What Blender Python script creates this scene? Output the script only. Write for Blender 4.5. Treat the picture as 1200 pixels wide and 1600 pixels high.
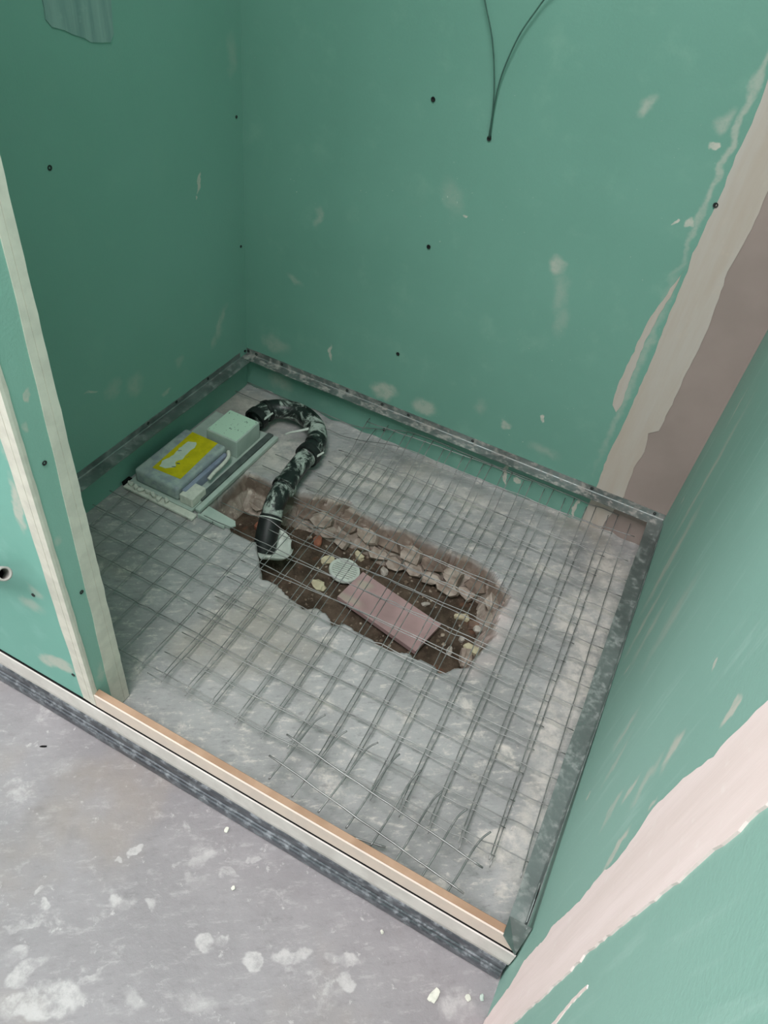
import bpy, bmesh, math, random
import numpy as np
from mathutils import Vector, Matrix, noise
from mathutils.geometry import tessellate_polygon

# ------------------------------------------------------------------ scene, camera, light
for o in list(bpy.data.objects):
    bpy.data.objects.remove(o)
SC = bpy.context.scene
COL = SC.collection
rnd = random.Random(11)

R3 = ((0.88406828, 0.45286621, 0.11547935),
      (0.39165953, -0.58308414, -0.71176942),
      (-0.25500214, 0.67448135, -0.69285555))
CAM = Vector((0.926, -1.304, 1.11))
cd = bpy.data.cameras.new('camera')
cam = bpy.data.objects.new('camera', cd)
COL.objects.link(cam)
cd.sensor_fit = 'HORIZONTAL'
cd.sensor_width = 36.0
cd.lens = 1128.8 / 1200 * 36
cd.clip_start = 0.01
bx, by, bz = Vector(R3[0]), -Vector(R3[1]), -Vector(R3[2])
cam.matrix_world = Matrix(((bx.x, by.x, bz.x, CAM.x), (bx.y, by.y, bz.y, CAM.y),
                           (bx.z, by.z, bz.z, CAM.z), (0, 0, 0, 1)))
SC.camera = cam

wd = bpy.data.worlds.new('world')
SC.world = wd
wd.use_nodes = True
wd.node_tree.nodes['Background'].inputs[0].default_value = (0.85, 0.93, 1.0, 1)
wd.node_tree.nodes['Background'].inputs[1].default_value = 1.0


def area(name, loc, target, sx, sy, power, color):
    ld = bpy.data.lights.new(name, 'AREA')
    ld.shape = 'RECTANGLE'
    ld.size, ld.size_y, ld.energy, ld.color = sx, sy, power, color
    lo = bpy.data.objects.new(name, ld)
    COL.objects.link(lo)
    lo.location = loc
    lo.rotation_euler = (Vector(target) - Vector(loc)).to_track_quat('-Z', 'Y').to_euler()
    return lo


# daylight entering by the window in the room behind the camera
area('window_daylight', (-0.75, -3.55, 1.55), (-0.75, 0.0, 1.25), 1.4, 1.2, 7, (1.0, 0.965, 0.99))
area('side_fill', (-2.15, -2.0, 1.55), (0.0, -2.0, 1.45), 1.3, 1.1, 41, (1.0, 0.965, 0.99))  # unseen side window light, added to brighten the right wall
area('skylight_daylight', (0.54, -1.60, 2.49), (0.54, -1.60, 0.0), 0.95, 1.2, 57, (1.0, 0.965, 0.99))
SC.view_settings.view_transform = 'Standard'
SC.view_settings.look = 'None'
SC.view_settings.exposure = 0.0
SC.view_settings.gamma = 1.0
SC.view_settings.use_curve_mapping = False


# ------------------------------------------------------------------ helpers: materials
def lin(r, g, b):
    f = lambda c: (c / 255 / 12.92) if c / 255 <= 0.04045 else ((c / 255 + 0.055) / 1.055) ** 2.4
    return (f(r), f(g), f(b), 1.0)


class NT:
    def __init__(s, name, rough=0.7, spec=0.3, metal=0.0):
        s.m = bpy.data.materials.new(name)
        s.m.use_nodes = True
        s.t = s.m.node_tree
        s.b = s.t.nodes['Principled BSDF']
        s.b.inputs['Roughness'].default_value = rough
        s.b.inputs['Specular IOR Level'].default_value = spec
        s.b.inputs['Metallic'].default_value = metal
        s.pos = s.n('ShaderNodeNewGeometry').outputs['Position']

    def n(s, typ, **kw):
        nd = s.t.nodes.new(typ)
        for k, v in kw.items():
            setattr(nd, k, v)
        return nd

    def l(s, a, b):
        s.t.links.new(a, b)

    def setin(s, inp, v):
        if hasattr(v, 'is_linked') or isinstance(v, bpy.types.NodeSocket):
            s.l(v, inp)
        else:
            inp.default_value = v

    def mapping(s, loc=(0, 0, 0), rot=(0, 0, 0), sc=(1, 1, 1), vt='TEXTURE', src=None):
        m = s.n('ShaderNodeMapping', vector_type=vt)
        m.inputs['Location'].default_value = loc
        m.inputs['Rotation'].default_value = rot
        m.inputs['Scale'].default_value = sc
        s.l(src or s.pos, m.inputs['Vector'])
        return m.outputs[0]

    def noise(s, scale, detail=4, rough=0.55, dist=0.0, src=None, stretch=None):
        v = src or s.pos
        if stretch:
            v = s.mapping(sc=stretch, vt='POINT', src=v)
        nd = s.n('ShaderNodeTexNoise')
        nd.inputs['Scale'].default_value = scale
        nd.inputs['Detail'].default_value = detail
        nd.inputs['Roughness'].default_value = rough
        nd.inputs['Distortion'].default_value = dist
        s.l(v, nd.inputs['Vector'])
        return nd.outputs['Fac']

    def ramp(s, v, a, b, lo=0.0, hi=1.0, smooth=True):
        m = s.n('ShaderNodeMapRange')
        m.interpolation_type = 'SMOOTHSTEP' if smooth else 'LINEAR'
        m.inputs[1].default_value = a
        m.inputs[2].default_value = b
        m.inputs[3].default_value = lo
        m.inputs[4].default_value = hi
        s.l(v, m.inputs[0])
        return m.outputs[0]

    def math(s, op, a, b=0.0):
        m = s.n('ShaderNodeMath', operation=op)
        s.setin(m.inputs[0], a)
        s.setin(m.inputs[1], b)
        return m.outputs[0]

    def mix(s, f, a, b):
        m = s.n('ShaderNodeMix', data_type='RGBA')
        s.setin(m.inputs[0], f)
        s.setin(m.inputs[6], a)
        s.setin(m.inputs[7], b)
        return m.outputs[2]

    def warp(s, scale, amt):
        nd = s.n('ShaderNodeTexNoise')
        nd.inputs['Scale'].default_value = scale
        nd.inputs['Detail'].default_value = 3
        s.l(s.pos, nd.inputs['Vector'])
        a = s.n('ShaderNodeVectorMath', operation='SUBTRACT')
        s.l(nd.outputs['Color'], a.inputs[0])
        a.inputs[1].default_value = (0.5, 0.5, 0.5)
        b = s.n('ShaderNodeVectorMath', operation='SCALE')
        s.l(a.outputs[0], b.inputs[0])
        b.inputs[3].default_value = amt
        c = s.n('ShaderNodeVectorMath', operation='ADD')
        s.l(b.outputs[0], c.inputs[0])
        s.l(s.pos, c.inputs[1])
        return c.outputs[0]

    def blobs(s, plane, lst, src):
        """soft elliptical smear masks. plane 'xz','yz','xy'; each (u, v, ru, rv, rot_deg, strength, softness)"""
        out = None
        for (u, v, ru, rv, rot, st, soft) in lst:
            r = math.radians(rot)
            if plane == 'xz':
                mp = s.mapping((u, 0, v), (0, -r, 0), (ru, 50, rv), src=src)
            elif plane == 'yz':
                mp = s.mapping((0, u, v), (r, 0, 0), (50, ru, rv), src=src)
            else:
                mp = s.mapping((u, v, 0), (0, 0, r), (ru, rv, 50), src=src)
            d = s.n('ShaderNodeVectorMath', operation='LENGTH')
            s.l(mp, d.inputs[0])
            k = s.ramp(d.outputs['Value'], 1.0, 1.0 - soft, 0.0, st)
            out = k if out is None else s.math('MAXIMUM', out, k)
        return out

    def bump(s, h, dist, strength=1.0):
        b = s.n('ShaderNodeBump')
        b.inputs['Distance'].default_value = dist
        b.inputs['Strength'].default_value = strength
        s.l(h, b.inputs['Height'])
        s.l(b.outputs[0], s.b.inputs['Normal'])

    def col(s, v):
        s.setin(s.b.inputs['Base Color'], v)


def simple(name, c1, c2=None, scale=30, rough=0.7, spec=0.3, metal=0.0, bump=0.0, lo=0.35, hi=0.65, detail=4):
    m = NT(name, rough, spec, metal)
    nz = m.noise(scale, detail)
    m.col(m.mix(m.ramp(nz, lo, hi), lin(*c1), lin(*(c2 or c1))))
    if bump:
        m.bump(nz, bump)
    return m.m


PLASTER = (206, 200, 188)


def board(name, plane, base, base2, smears, speck=0.0, streak=(1, 1, 1), dust=(196, 205, 196), dustamt=0.25):
    m = NT(name, 0.62, 0.35)
    big = m.noise(3.0, 3)
    c = m.mix(m.ramp(big, 0.3, 0.7), lin(*base), lin(*base2))
    st = m.noise(14, 5, 0.6, stretch=streak)
    c = m.mix(m.ramp(st, 0.52, 0.8, 0, dustamt), c, lin(*dust))
    w = m.warp(28, 0.035)
    if smears:
        k = m.blobs(plane, smears, w)
        tex = m.ramp(m.noise(55, 4, 0.65, stretch=streak), 0.3, 0.6, 0.55, 1.0)
        c = m.mix(m.math('MULTIPLY', k, tex), c, lin(*PLASTER))
    if speck:
        sp = m.noise(150, 2, 0.5)
        area_ = m.ramp(m.noise(4.5, 2), 0.5, 0.68)
        c = m.mix(m.math('MULTIPLY', m.ramp(sp, 0.7, 0.76, 0, speck), area_), c, lin(200, 212, 200))
    m.col(c)
    m.bump(m.noise(260, 2), 0.0005, 0.5)
    return m.m


# ------------------------------------------------------------------ helpers: geometry
ABS = {}


def tagit(o, label=None, cat=None, group=None, kind=None):
    if label:
        o['label'] = label
    if cat:
        o['category'] = cat
    if group:
        o['group'] = group
    if kind:
        o['kind'] = kind
    return o


def empty(name, loc, label=None, cat=None, group=None, kind=None, parent=None):
    o = bpy.data.objects.new(name, None)
    o.empty_display_size = 0.05
    COL.objects.link(o)
    loc = Vector(loc)
    if parent:
        o.parent = parent
        o.location = loc - ABS[parent.name]
    else:
        o.location = loc
    ABS[o.name] = loc
    return tagit(o, label, cat, group, kind)


def obj(name, geo, mat, parent=None, smooth=False, label=None, cat=None, group=None, kind=None, origin=None):
    v, f = geo
    v = np.asarray(v, float)
    base = np.array([(v[:, 0].min() + v[:, 0].max()) / 2, (v[:, 1].min() + v[:, 1].max()) / 2, v[:, 2].min()])
    if origin is not None:
        base = np.asarray(origin, float)
    me = bpy.data.meshes.new(name)
    me.from_pydata((v - base).tolist(), [], [tuple(int(i) for i in q) for q in f])
    bm = bmesh.new()
    bm.from_mesh(me)
    bmesh.ops.recalc_face_normals(bm, faces=bm.faces)
    bm.to_mesh(me)
    bm.free()
    mats = mat if isinstance(mat, (list, tuple)) else [mat]
    for m in mats:
        me.materials.append(m)
    if smooth:
        me.polygons.foreach_set('use_smooth', [True] * len(me.polygons))
    me.update()
    o = bpy.data.objects.new(name, me)
    COL.objects.link(o)
    b = Vector(base)
    if parent:
        o.parent = parent
        o.location = b - ABS[parent.name]
    else:
        o.location = b
    ABS[o.name] = b
    return tagit(o, label, cat, group, kind)


def box(x0, x1, y0, y1, z0, z1, bev=0.0, seg=2):
    bm = bmesh.new()
    bmesh.ops.create_cube(bm, size=1.0)
    for v in bm.verts:
        v.co = Vector(((x0 + x1) / 2 + v.co.x * (x1 - x0), (y0 + y1) / 2 + v.co.y * (y1 - y0), (z0 + z1) / 2 + v.co.z * (z1 - z0)))
    if bev:
        bmesh.ops.bevel(bm, geom=list(bm.edges), offset=bev, segments=seg, affect='EDGES', profile=0.6)
    return from_bm(bm)


def from_bm(bm):
    bm.verts.index_update()
    v = [tuple(q.co) for q in bm.verts]
    f = [tuple(q.index for q in p.verts) for p in bm.faces]
    bm.free()
    return v, f


def join(*gs):
    V, F = [], []
    for v, f in gs:
        n = len(V)
        V += [tuple(q) for q in v]
        F += [tuple(i + n for i in p) for p in f]
    return V, F


def xform(g, M):
    return [tuple(M @ Vector(p)) for p in g[0]], g[1]


def tube(pts, r, n=8, caps=True):
    """round tube along a polyline; r is a number or one per point"""
    P = [Vector(p) for p in pts]
    rs = r if isinstance(r, (list, tuple)) else [r] * len(P)
    V, F = [], []
    up = Vector((0, 0, 1))
    t0 = (P[1] - P[0]).normalized()
    if abs(t0.z) > 0.9:
        up = Vector((1, 0, 0))
    a = t0.cross(up).normalized()
    for i, p in enumerate(P):
        t = (P[min(i + 1, len(P) - 1)] - P[max(i - 1, 0)]).normalized()
        a = (a - t * a.dot(t)).normalized()
        b = t.cross(a)
        for k in range(n):
            an = 2 * math.pi * k / n
            V.append(tuple(p + (a * math.cos(an) + b * math.sin(an)) * rs[i]))
    for i in range(len(P) - 1):
        for k in range(n):
            k2 = (k + 1) % n
            F.append((i * n + k, i * n + k2, (i + 1) * n + k2, (i + 1) * n + k))
    if caps:
        F.append(tuple(range(n))[::-1])
        F.append(tuple((len(P) - 1) * n + k for k in range(n)))
    return V, F


def catmull(pts, sub=6):
    P = [Vector(p) for p in pts]
    out = []
    for i in range(len(P) - 1):
        p0, p1, p2, p3 = P[max(i - 1, 0)], P[i], P[i + 1], P[min(i + 2, len(P) - 1)]
        for k in range(sub):
            t = k / sub
            out.append(0.5 * ((2 * p1) + (p2 - p0) * t + (2 * p0 - 5 * p1 + 4 * p2 - p3) * t * t + (3 * p1 - p0 - 3 * p2 + p3) * t ** 3))
    out.append(P[-1])
    return out


def rough_poly(pts, step, jit, seed):
    """closed outline with ragged intermediate points"""
    r = random.Random(seed)
    out = []
    for i in range(len(pts)):
        a, b = Vector(pts[i]), Vector(pts[(i + 1) % len(pts)])
        n = max(1, int((b - a).length / step))
        for k in range(n):
            p = a.lerp(b, k / n)
            out.append((p.x + r.uniform(-jit, jit), p.y + r.uniform(-jit, jit)))
    return out


def slab(poly, plane, at, thick):
    """flat polygon of real thickness; plane 'xz' (y=at), 'yz' (x=at), 'xy' (z=at)"""
    def P(u, v, d):
        return {'xz': (u, at + d, v), 'yz': (at + d, u, v), 'xy': (u, v, at + d)}[plane]
    bm = bmesh.new()
    lo = [bm.verts.new(P(u, v, 0)) for u, v in poly]
    hi = [bm.verts.new(P(u, v, thick)) for u, v in poly]
    n = len(poly)
    for tri in tessellate_polygon([[Vector((u, v, 0)) for u, v in poly]]):
        for ring_ in (lo, hi):
            try:
                bm.faces.new([ring_[q] for q in tri])
            except ValueError:
                pass
    for i in range(n):
        bm.faces.new((lo[i], lo[(i + 1) % n], hi[(i + 1) % n], hi[i]))
    return from_bm(bm)


def lathe(prof, n, M=None):
    """prof list of (radius, z)"""
    V, F = [], []
    for r, z in prof:
        for k in range(n):
            a = 2 * math.pi * k / n
            V.append((r * math.cos(a), r * math.sin(a), z))
    for i in range(len(prof) - 1):
        for k in range(n):
            k2 = (k + 1) % n
            F.append((i * n + k, i * n + k2, (i + 1) * n + k2, (i + 1) * n + k))
    F.append(tuple(range(n)))
    F.append(tuple((len(prof) - 1) * n + k for k in range(n)))
    g = (V, F)
    return xform(g, M) if M else g


def chunk(c, s, seed, flat=0.6):
    """broken lump of stone or plaster"""
    r = random.Random(seed)
    bm = bmesh.new()
    bmesh.ops.create_icosphere(bm, subdivisions=2, radius=1.0)
    off = Vector((seed * 1.7, seed * 0.9, seed * 0.3))
    for v in bm.verts:
        k = 0.8 + 0.45 * noise.noise(v.co * 1.1 + off) + 0.22 * noise.noise(v.co * 2.6 + off)
        v.co = v.co * k
        for ax, lim in ((0, 0.72), (1, 0.75), (2, 0.55)):
            v.co[ax] = max(-lim, min(lim, v.co[ax]))
    a = r.uniform(0, 6.28)
    M = Matrix.Translation(c) @ Matrix.Rotation(a, 4, 'Z') @ Matrix.Rotation(r.uniform(-.3, .3), 4, 'X') @ Matrix.Diagonal((s[0], s[1], s[2], 1))
    return xform(from_bm(bm), M)


def screw_geo(p, axis, r=0.004):
    """bugle head sitting in the surface, with cross recess ring; axis = outward normal"""
    q = Vector(axis).to_track_quat('Z', 'Y').to_matrix().to_4x4()
    M = Matrix.Translation(p) @ q
    return lathe([(r * 0.4, -0.006), (r * 0.45, -0.003), (r, 0.0003), (r, 0.0009), (r * 0.55, 0.0008), (r * 0.35, -0.0008)], 12, M)


# ------------------------------------------------------------------ materials
GREEN1, GREEN2 = (118, 165, 149), (112, 159, 143)
m_back = board('green_board_back', 'xz', GREEN1, GREEN2, [
    (0.754, 0.83, 0.014, 0.024, -25, .5, .9), (0.872, 0.835, 0.014, 0.026, -15, .5, .8), (0.868, 0.800, 0.012, 0.006, 0, .9, .4),
    (0.861, 0.682, 0.004, 0.008, -20, 1.0, .4), (0.884, 0.684, 0.008, 0.008, 0, .8, .5),
    (0.694, 0.549, 0.020, 0.022, 30, .6, .8), (0.712, 0.50, 0.022, 0.055, 10, .3, .9), (0.728, 0.45, .02, .05, 5, .2, .9),
    (0.383, 0.140, 0.045, 0.028, 15, .6, .6), (0.49, 0.14, 0.04, 0.028, 0, .5, .6),
    (0.234, 0.188, 0.006, 0.028, 5, .8, .5), (0.755, 0.225, 0.005, 0.014, 5, 1.0, .35),
    (0.186, 0.491, 0.012, 0.03, -15, .35, .8), (0.132, 0.336, 0.03, 0.012, -10, .35, .8), (0.499, 0.584, 0.005, 0.005, 0, .9, .4),
    (0.083, 0.150, 0.05, 0.03, 0, .35, .8), (0.683, 0.178, .014, .014, 0, .55, .6), (0.47, 0.61, .03, .05, 30, .2, .9),
    (0.715, 0.045, 0.006, 0.03, 5, 1.0, .3), (0.745, 0.045, 0.009, 0.014, 0, .9, .4), (0.885, 0.035, 0.006, 0.035, 3, 1.0, .3),
    (0.893, 0.8, 0.008, 0.3, 0, .5, .8), (0.895, 0.40, 0.012, 0.3, 0, .35, .8),
    (0.1, 0.05, .05, .03, 0, .4, .8), (0.62, 0.20, .02, .03, 0, .2, .9), (0.78, .15, .05, .02, 0, .25, .9)],
    speck=0.75, dust=(150, 190, 170), dustamt=.28)
m_left = board('green_board_left', 'yz', (126, 172, 157), (121, 168, 152), [  # same board as the back wall, lightened to make up for weak light
    (-0.146, 0.552, 0.006, 0.022, -14, .95, .35), (-0.155, 0.527, 0.003, 0.004, 0, .9, .5),
    (-0.10, 0.225, 0.016, 0.05, -28, .45, .8), (-0.13, 0.19, 0.014, 0.03, -28, .3, .8), (-0.25, 0.2, .02, .02, 0, .25, .9),
    (-0.39, 0.215, 0.03, 0.035, -30, .3, .9), (-0.45, 0.235, 0.03, 0.03, -30, .25, .9), (-0.50, 0.26, 0.02, 0.004, -30, .6, .5),
    (-0.03, 0.75, .02, .05, 0, .2, .9), (-0.3, 0.15, .02, .008, 20, .4, .7)],
    dust=(134, 176, 158), dustamt=.3)
m_right = board('green_board_right', 'yz', (144, 183, 170), (138, 178, 165), [
    (-0.72, 0.335, 0.012, 0.06, -6, .5, .8), (-0.77, 0.33, 0.01, 0.06, -12, .4, .8), (-0.888, 0.56, 0.014, 0.03, -20, .75, .6), (-0.885, 0.50, 0.012, 0.05, -15, .45, .8),
    (-0.861, 0.384, 0.01, 0.04, -20, .5, .7), (-0.866, 0.445, 0.01, 0.03, -20, .7, .6), (-0.935, 0.45, 0.008, 0.04, -15, .8, .5),
    (-0.841, 0.625, 0.007, 0.008, 0, .9, .4), (-0.93, 0.683, 0.008, 0.02, -20, .8, .5), (-0.756, 0.215, 0.006, 0.010, 0, .8, .5),
    (-0.35, 0.30, 0.03, 0.16, -8, .8, .9), (-0.25, 0.40, 0.022, 0.2, -4, .75, .9), (-0.44, 0.24, 0.02, 0.12, -10, .7, .9), (-0.52, 0.3, 0.02, 0.10, -10, .5, .9), (-0.60, 0.42, 0.03, 0.12, -8, .35, .9),
    (-0.525, 0.21, 0.006, 0.02, -5, .7, .6), (-0.12, 0.25, 0.01, 0.012, 0, .7, .5), (-0.15, 0.48, 0.006, 0.05, -5, .8, .6),
    (-0.93, 0.53, .004, .015, -15, .7, .5)],
    streak=(1, 3.0, 0.35), dust=(176, 206, 196), dustamt=.45)
m_wing = board('green_board_partition', 'xz', (132, 186, 172), (126, 180, 166), [
    (0.325, 0.47, 0.013, 0.055, -10, .8, .5), (0.29, 0.122, 0.05, 0.02, 25, .75, .5), (0.28, 0.26, 0.03, 0.02, 20, .45, .8),
    (0.30, 0.30, 0.02, 0.02, 0, .4, .8), (0.25, 0.45, 0.04, 0.04, 0, .3, .9), (0.335, 0.55, 0.01, 0.05, 0, .5, .8)],
    dust=(160, 206, 196), dustamt=.35)
m_wing_end = board('green_board_partition_end', 'yz', (148, 190, 177), (143, 185, 171), [  # same board product, end face coloured lighter to replace missing light
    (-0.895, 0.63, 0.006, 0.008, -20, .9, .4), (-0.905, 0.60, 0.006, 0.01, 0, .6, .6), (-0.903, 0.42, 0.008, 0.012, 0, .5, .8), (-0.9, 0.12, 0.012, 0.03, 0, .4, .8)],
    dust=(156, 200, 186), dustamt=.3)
m_tan = simple('grey_board_paper', (162, 146, 139), (154, 139, 132), 6, 0.75, 0.2)
m_cream = simple('corner_bead_paper', (226, 219, 206), (214, 207, 195), 40, 0.75, 0.2, bump=0.0004)
m_white_room = simple('painted_room', (205, 205, 200), (200, 200, 195), 3, 0.8, 0.2)


def plaster_mat(name, c1, c2, streak):
    m = NT(name, 0.6, 0.3)
    a = m.noise(10, 5, 0.6, stretch=streak)
    c = m.mix(m.ramp(a, 0.3, 0.7), lin(*c1), lin(*c2))
    c = m.mix(m.ramp(m.noise(45, 4), 0.58, 0.75, 0, .4), c, lin(min(255, c1[0] + 12), min(255, c1[1] + 12), min(255, c1[2] + 10)))
    m.col(c)
    m.bump(a, 0.0012, 0.7)
    return m.m


m_joint_back = plaster_mat('joint_plaster_cream', (188, 175, 162), (194, 186, 177), (3, 1, .3))
m_joint_right = plaster_mat('joint_plaster_pink', (250, 230, 226), (238, 218, 212), (1, 3, .25))
m_patch = plaster_mat('joint_plaster_grey', (150, 178, 170), (120, 150, 145), (1, 4, .3))
m_dark = simple('dark_screw', (38, 40, 40), (24, 26, 26), 200, 0.5, 0.5)


def galv(name, base=(150, 158, 156), dust=(176, 176, 170), amt=0.35, rough=.5):
    m = NT(name, rough, 0.5, 0.75)
    a = m.noise(58, 6, 0.7)
    b = m.noise(140, 3, 0.6)
    k = m.math('MULTIPLY', m.ramp(a, 0.42, 0.68), m.ramp(b, 0.25, 0.6, .5, 1))
    k = m.math('MULTIPLY', k, amt)
    c = m.mix(m.ramp(m.noise(9, 2), .3, .7), lin(*base), lin(*[int(q * .82) for q in base]))
    m.col(m.mix(k, c, lin(*dust)))
    m.setin(m.b.inputs['Metallic'], m.ramp(k, 0, .5, .8, .05))
    m.setin(m.b.inputs['Roughness'], m.ramp(k, 0, .5, rough, .8))
    m.bump(a, 0.0006, .5)
    return m.m


m_galv = galv('galvanised_angle')
m_galv_dusty = galv('galvanised_angle_dusty', dust=(190, 176, 166), amt=.6, rough=.55)
m_track = galv('track_steel', (120, 124, 130), (176, 178, 182), .5, .35)
m_wire = galv('wire_steel', (168, 168, 166), (170, 166, 160), .4, .45)
m_batten = simple('batten_pine', (178, 146, 122), (160, 128, 104), 18, 0.65, 0.3)
m_facing = simple('pale_batten_face', (232, 212, 198), (224, 206, 194), 25, 0.7, 0.25)  # front face coloured paler than the batten core
m_sole = simple('plaster_sole', (228, 220, 214), (214, 206, 200), 22, 0.75, 0.2, bump=.001)
m_black = simple('shade_and_splinter_black', (22, 22, 22), (30, 30, 30), 60, 0.9, 0.1)  # painted shade for gaps, grate slots and conduit bore; also colours the splinter


def screed(name, c1, c2, c3, spots, sheen, streaky=.6):
    m = NT(name, 0.6, 0.4)
    w = m.warp(20, 0.03)
    a = m.noise(5, 6, 0.62, src=w)
    c = m.mix(m.ramp(a, 0.32, 0.68), lin(*c1), lin(*c2))
    b = m.noise(13, 6, 0.7, src=w)
    k = m.ramp(b, 0.56, 0.72, 0, .75)
    c = m.mix(k, c, lin(*c3))
    f = m.noise(60, 4, 0.7)
    c = m.mix(m.ramp(f, 0.62, 0.74, 0, .7), c, lin(*c3))
    sk = m.noise(30, 6, .75, src=m.mapping((1, 2, 0), (0, 0, .6), (1, .35, 1)))
    c = m.mix(m.ramp(sk, .52, .68, 0, streaky), c, lin(*c3))
    c = m.mix(m.ramp(sk, .47, .3, 0, streaky), c, lin(*[int(q * .78) for q in c1]))
    pw = m.noise(3.2, 4, .6, src=m.mapping((9, 4, 1)))
    c = m.mix(m.ramp(pw, .5, .68, 0, .45), c, lin(c1[0] + 14, c1[1] + 6, c1[2] - 8))
    dk = m.noise(8, 5, .6, src=m.mapping((3, 7, 1)))
    c = m.mix(m.ramp(dk, 0.6, 0.75, 0, .35), c, lin(*[int(q * .72) for q in c1]))
    if spots:
        sp = m.blobs('xy', spots, m.warp(38, 0.034))
        sp = m.math('MULTIPLY', sp, m.ramp(m.noise(34, 5, .7), .36, .62, .15, .85))
        c = m.mix(sp, c, lin(*c3))
    att = m.n('ShaderNodeAttribute', attribute_name='broken')
    brk = m.mix(m.ramp(m.noise(24, 5, .65), .35, .65), lin(190, 176, 164), lin(152, 136, 124))
    brk = m.mix(m.ramp(m.noise(60, 4, .65), .55, .7), brk, lin(214, 200, 186))
    sx = m.n('ShaderNodeSeparateXYZ')
    m.l(m.pos, sx.inputs[0])
    zz = m.math('ADD', sx.outputs[2], m.math('MULTIPLY', m.math('SUBTRACT', m.noise(16, 3), .5), .03))
    band = m.math('MULTIPLY', m.ramp(zz, -.008, -.014), m.ramp(zz, -.042, -.034))
    brk = m.mix(m.math('MULTIPLY', band, .8), brk, lin(112, 94, 82))
    c = m.mix(att.outputs['Fac'], c, brk)
    pk = m.n('ShaderNodeAttribute', attribute_name='fresh')
    c = m.mix(m.math('MULTIPLY', pk.outputs['Fac'], .55), c, lin(226, 204, 198))
    m.col(c)
    m.setin(m.b.inputs['Roughness'], m.ramp(a, .3, .7, sheen, sheen + .2))
    h = m.math('ADD', m.math('MULTIPLY', b, .6), m.math('MULTIPLY', f, .4))
    m.bump(h, 0.0022, .8)
    return m.m


m_floor_out = screed('room_screed', (136, 131, 133), (150, 145, 147), (192, 187, 186), [
    (0.544, -1.242, .06, .025, 35, 1, .3), (0.50, -1.225, .03, .014, 60, .9, .3), (0.551, -1.104, .018, .012, 50, .9, .4), (0.583, -1.086, .012, .007, 0, .7, .5),
    (0.464, -1.157, .010, .009, 0, .9, .4), (0.443, -1.15, .006, .006, 0, .8, .4), (0.687, -1.09, .018, .013, 20, .95, .3), (0.707, -1.076, .012, .010, 0, .8, .4),
    (0.753, -1.072, .014, .012, 0, 1, .25), (0.521, -1.041, .008, .008, 0, .9, .3), (0.51, -1.058, .006, .004, 0, .9, .3), (0.587, -1.022, .008, .005, 40, .7, .4),
    (0.613, -1.002, .012, .026, -35, .6, .4), (0.619, -1.031, .016, .012, 0, .55, .5), (0.658, -0.997, .016, .008, 10, .8, .4), (0.683, -0.962, .012, .006, 45, .7, .4),
    (0.455, -1.19, .03, .006, 40, .7, .4), (0.474, -1.223, .02, .01, 40, .7, .4), (0.577, -1.19, .006, .022, -20, .8, .4), (0.644, -1.185, .02, .01, 0, .5, .6),
    (0.798, -1.046, .03, .012, 35, .9, .3), (0.866, -1.013, .03, .012, 20, .95, .3), (0.88, -1.035, .016, .012, 0, .9, .3), (1.03, -0.985, .03, .03, 20, .75, .5),
    (0.331, -1.0, .05, .02, 40, .35, .7), (0.601, -0.995, .02, .01, 0, .4, .6), (0.715, -1.15, .03, .02, 0, .5, .6)], .42, .3)
m_floor_in = screed('shower_screed', (148, 147, 146), (172, 171, 170), (222, 213, 204), [
    (1.0, -0.778, .035, .05, -30, .85, .4), (0.957, -0.63, .022, .022, 0, 1, .4), (0.885, -0.08, .05, .03, 0, .4, .7), (0.65, -0.702, .03, .02, 0, .6, .6),
    (0.364, -0.698, .02, .02, 0, .3, .7), (0.39, -0.638, .025, .015, 0, .4, .7), (0.753, -0.683, .03, .02, 0, .4, .8),
    (0.98, -0.27, .06, .09, 0, .85, .6), (1.0, -0.106, .06, .08, 0, .8, .6), (1.01, -0.501, .05, .16, 0, .85, .7), (1.03, -0.35, .05, .25, 0, .85, .6), (1.03, -0.68, .03, .2, 0, .7, .7), (0.9, -0.18, .06, .04, 20, .6, .7), (0.7, -0.15, .1, .03, 0, .4, .8),
    (0.22, -0.18, .10, .10, 0, .75, .6), (0.42, -0.14, .14, .09, 0, .7, .7), (0.1, -0.07, .12, .07, 0, .75, .7), (0.62, -0.08, .2, .04, 0, .6, .7)], .42)  # pale blobs along the back also paint extra brightness onto the dim floor
m_soil = NT('pit_soil', 0.95, 0.1)
_a = m_soil.noise(22, 6, .7)
_c = m_soil.mix(m_soil.ramp(_a, .35, .65), lin(66, 56, 47), lin(98, 84, 72))
_c = m_soil.mix(m_soil.ramp(m_soil.noise(95, 4, .7), .6, .7, 0, .6), _c, lin(150, 134, 120))
_c = m_soil.mix(m_soil.ramp(m_soil.noise(16, 3, .6, src=m_soil.mapping((5, 2, 0))), .6, .7, 0, .7), _c, lin(112, 80, 64))
m_soil.col(_c)
m_soil.bump(_a, .006)
m_soil = m_soil.m


def zsoil(x, y):
    return -0.083 + 0.007 * noise.noise(Vector((x * 11, y * 11, 2))) + 0.004 * noise.noise(Vector((x * 31, y * 31, 5)))


# ------------------------------------------------------------------ setting: room shell
W, HT = 1.068, 2.5
ZO = -0.04            # level of the room floor outside the shower
YF = -0.921           # front plane of the partition

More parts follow.
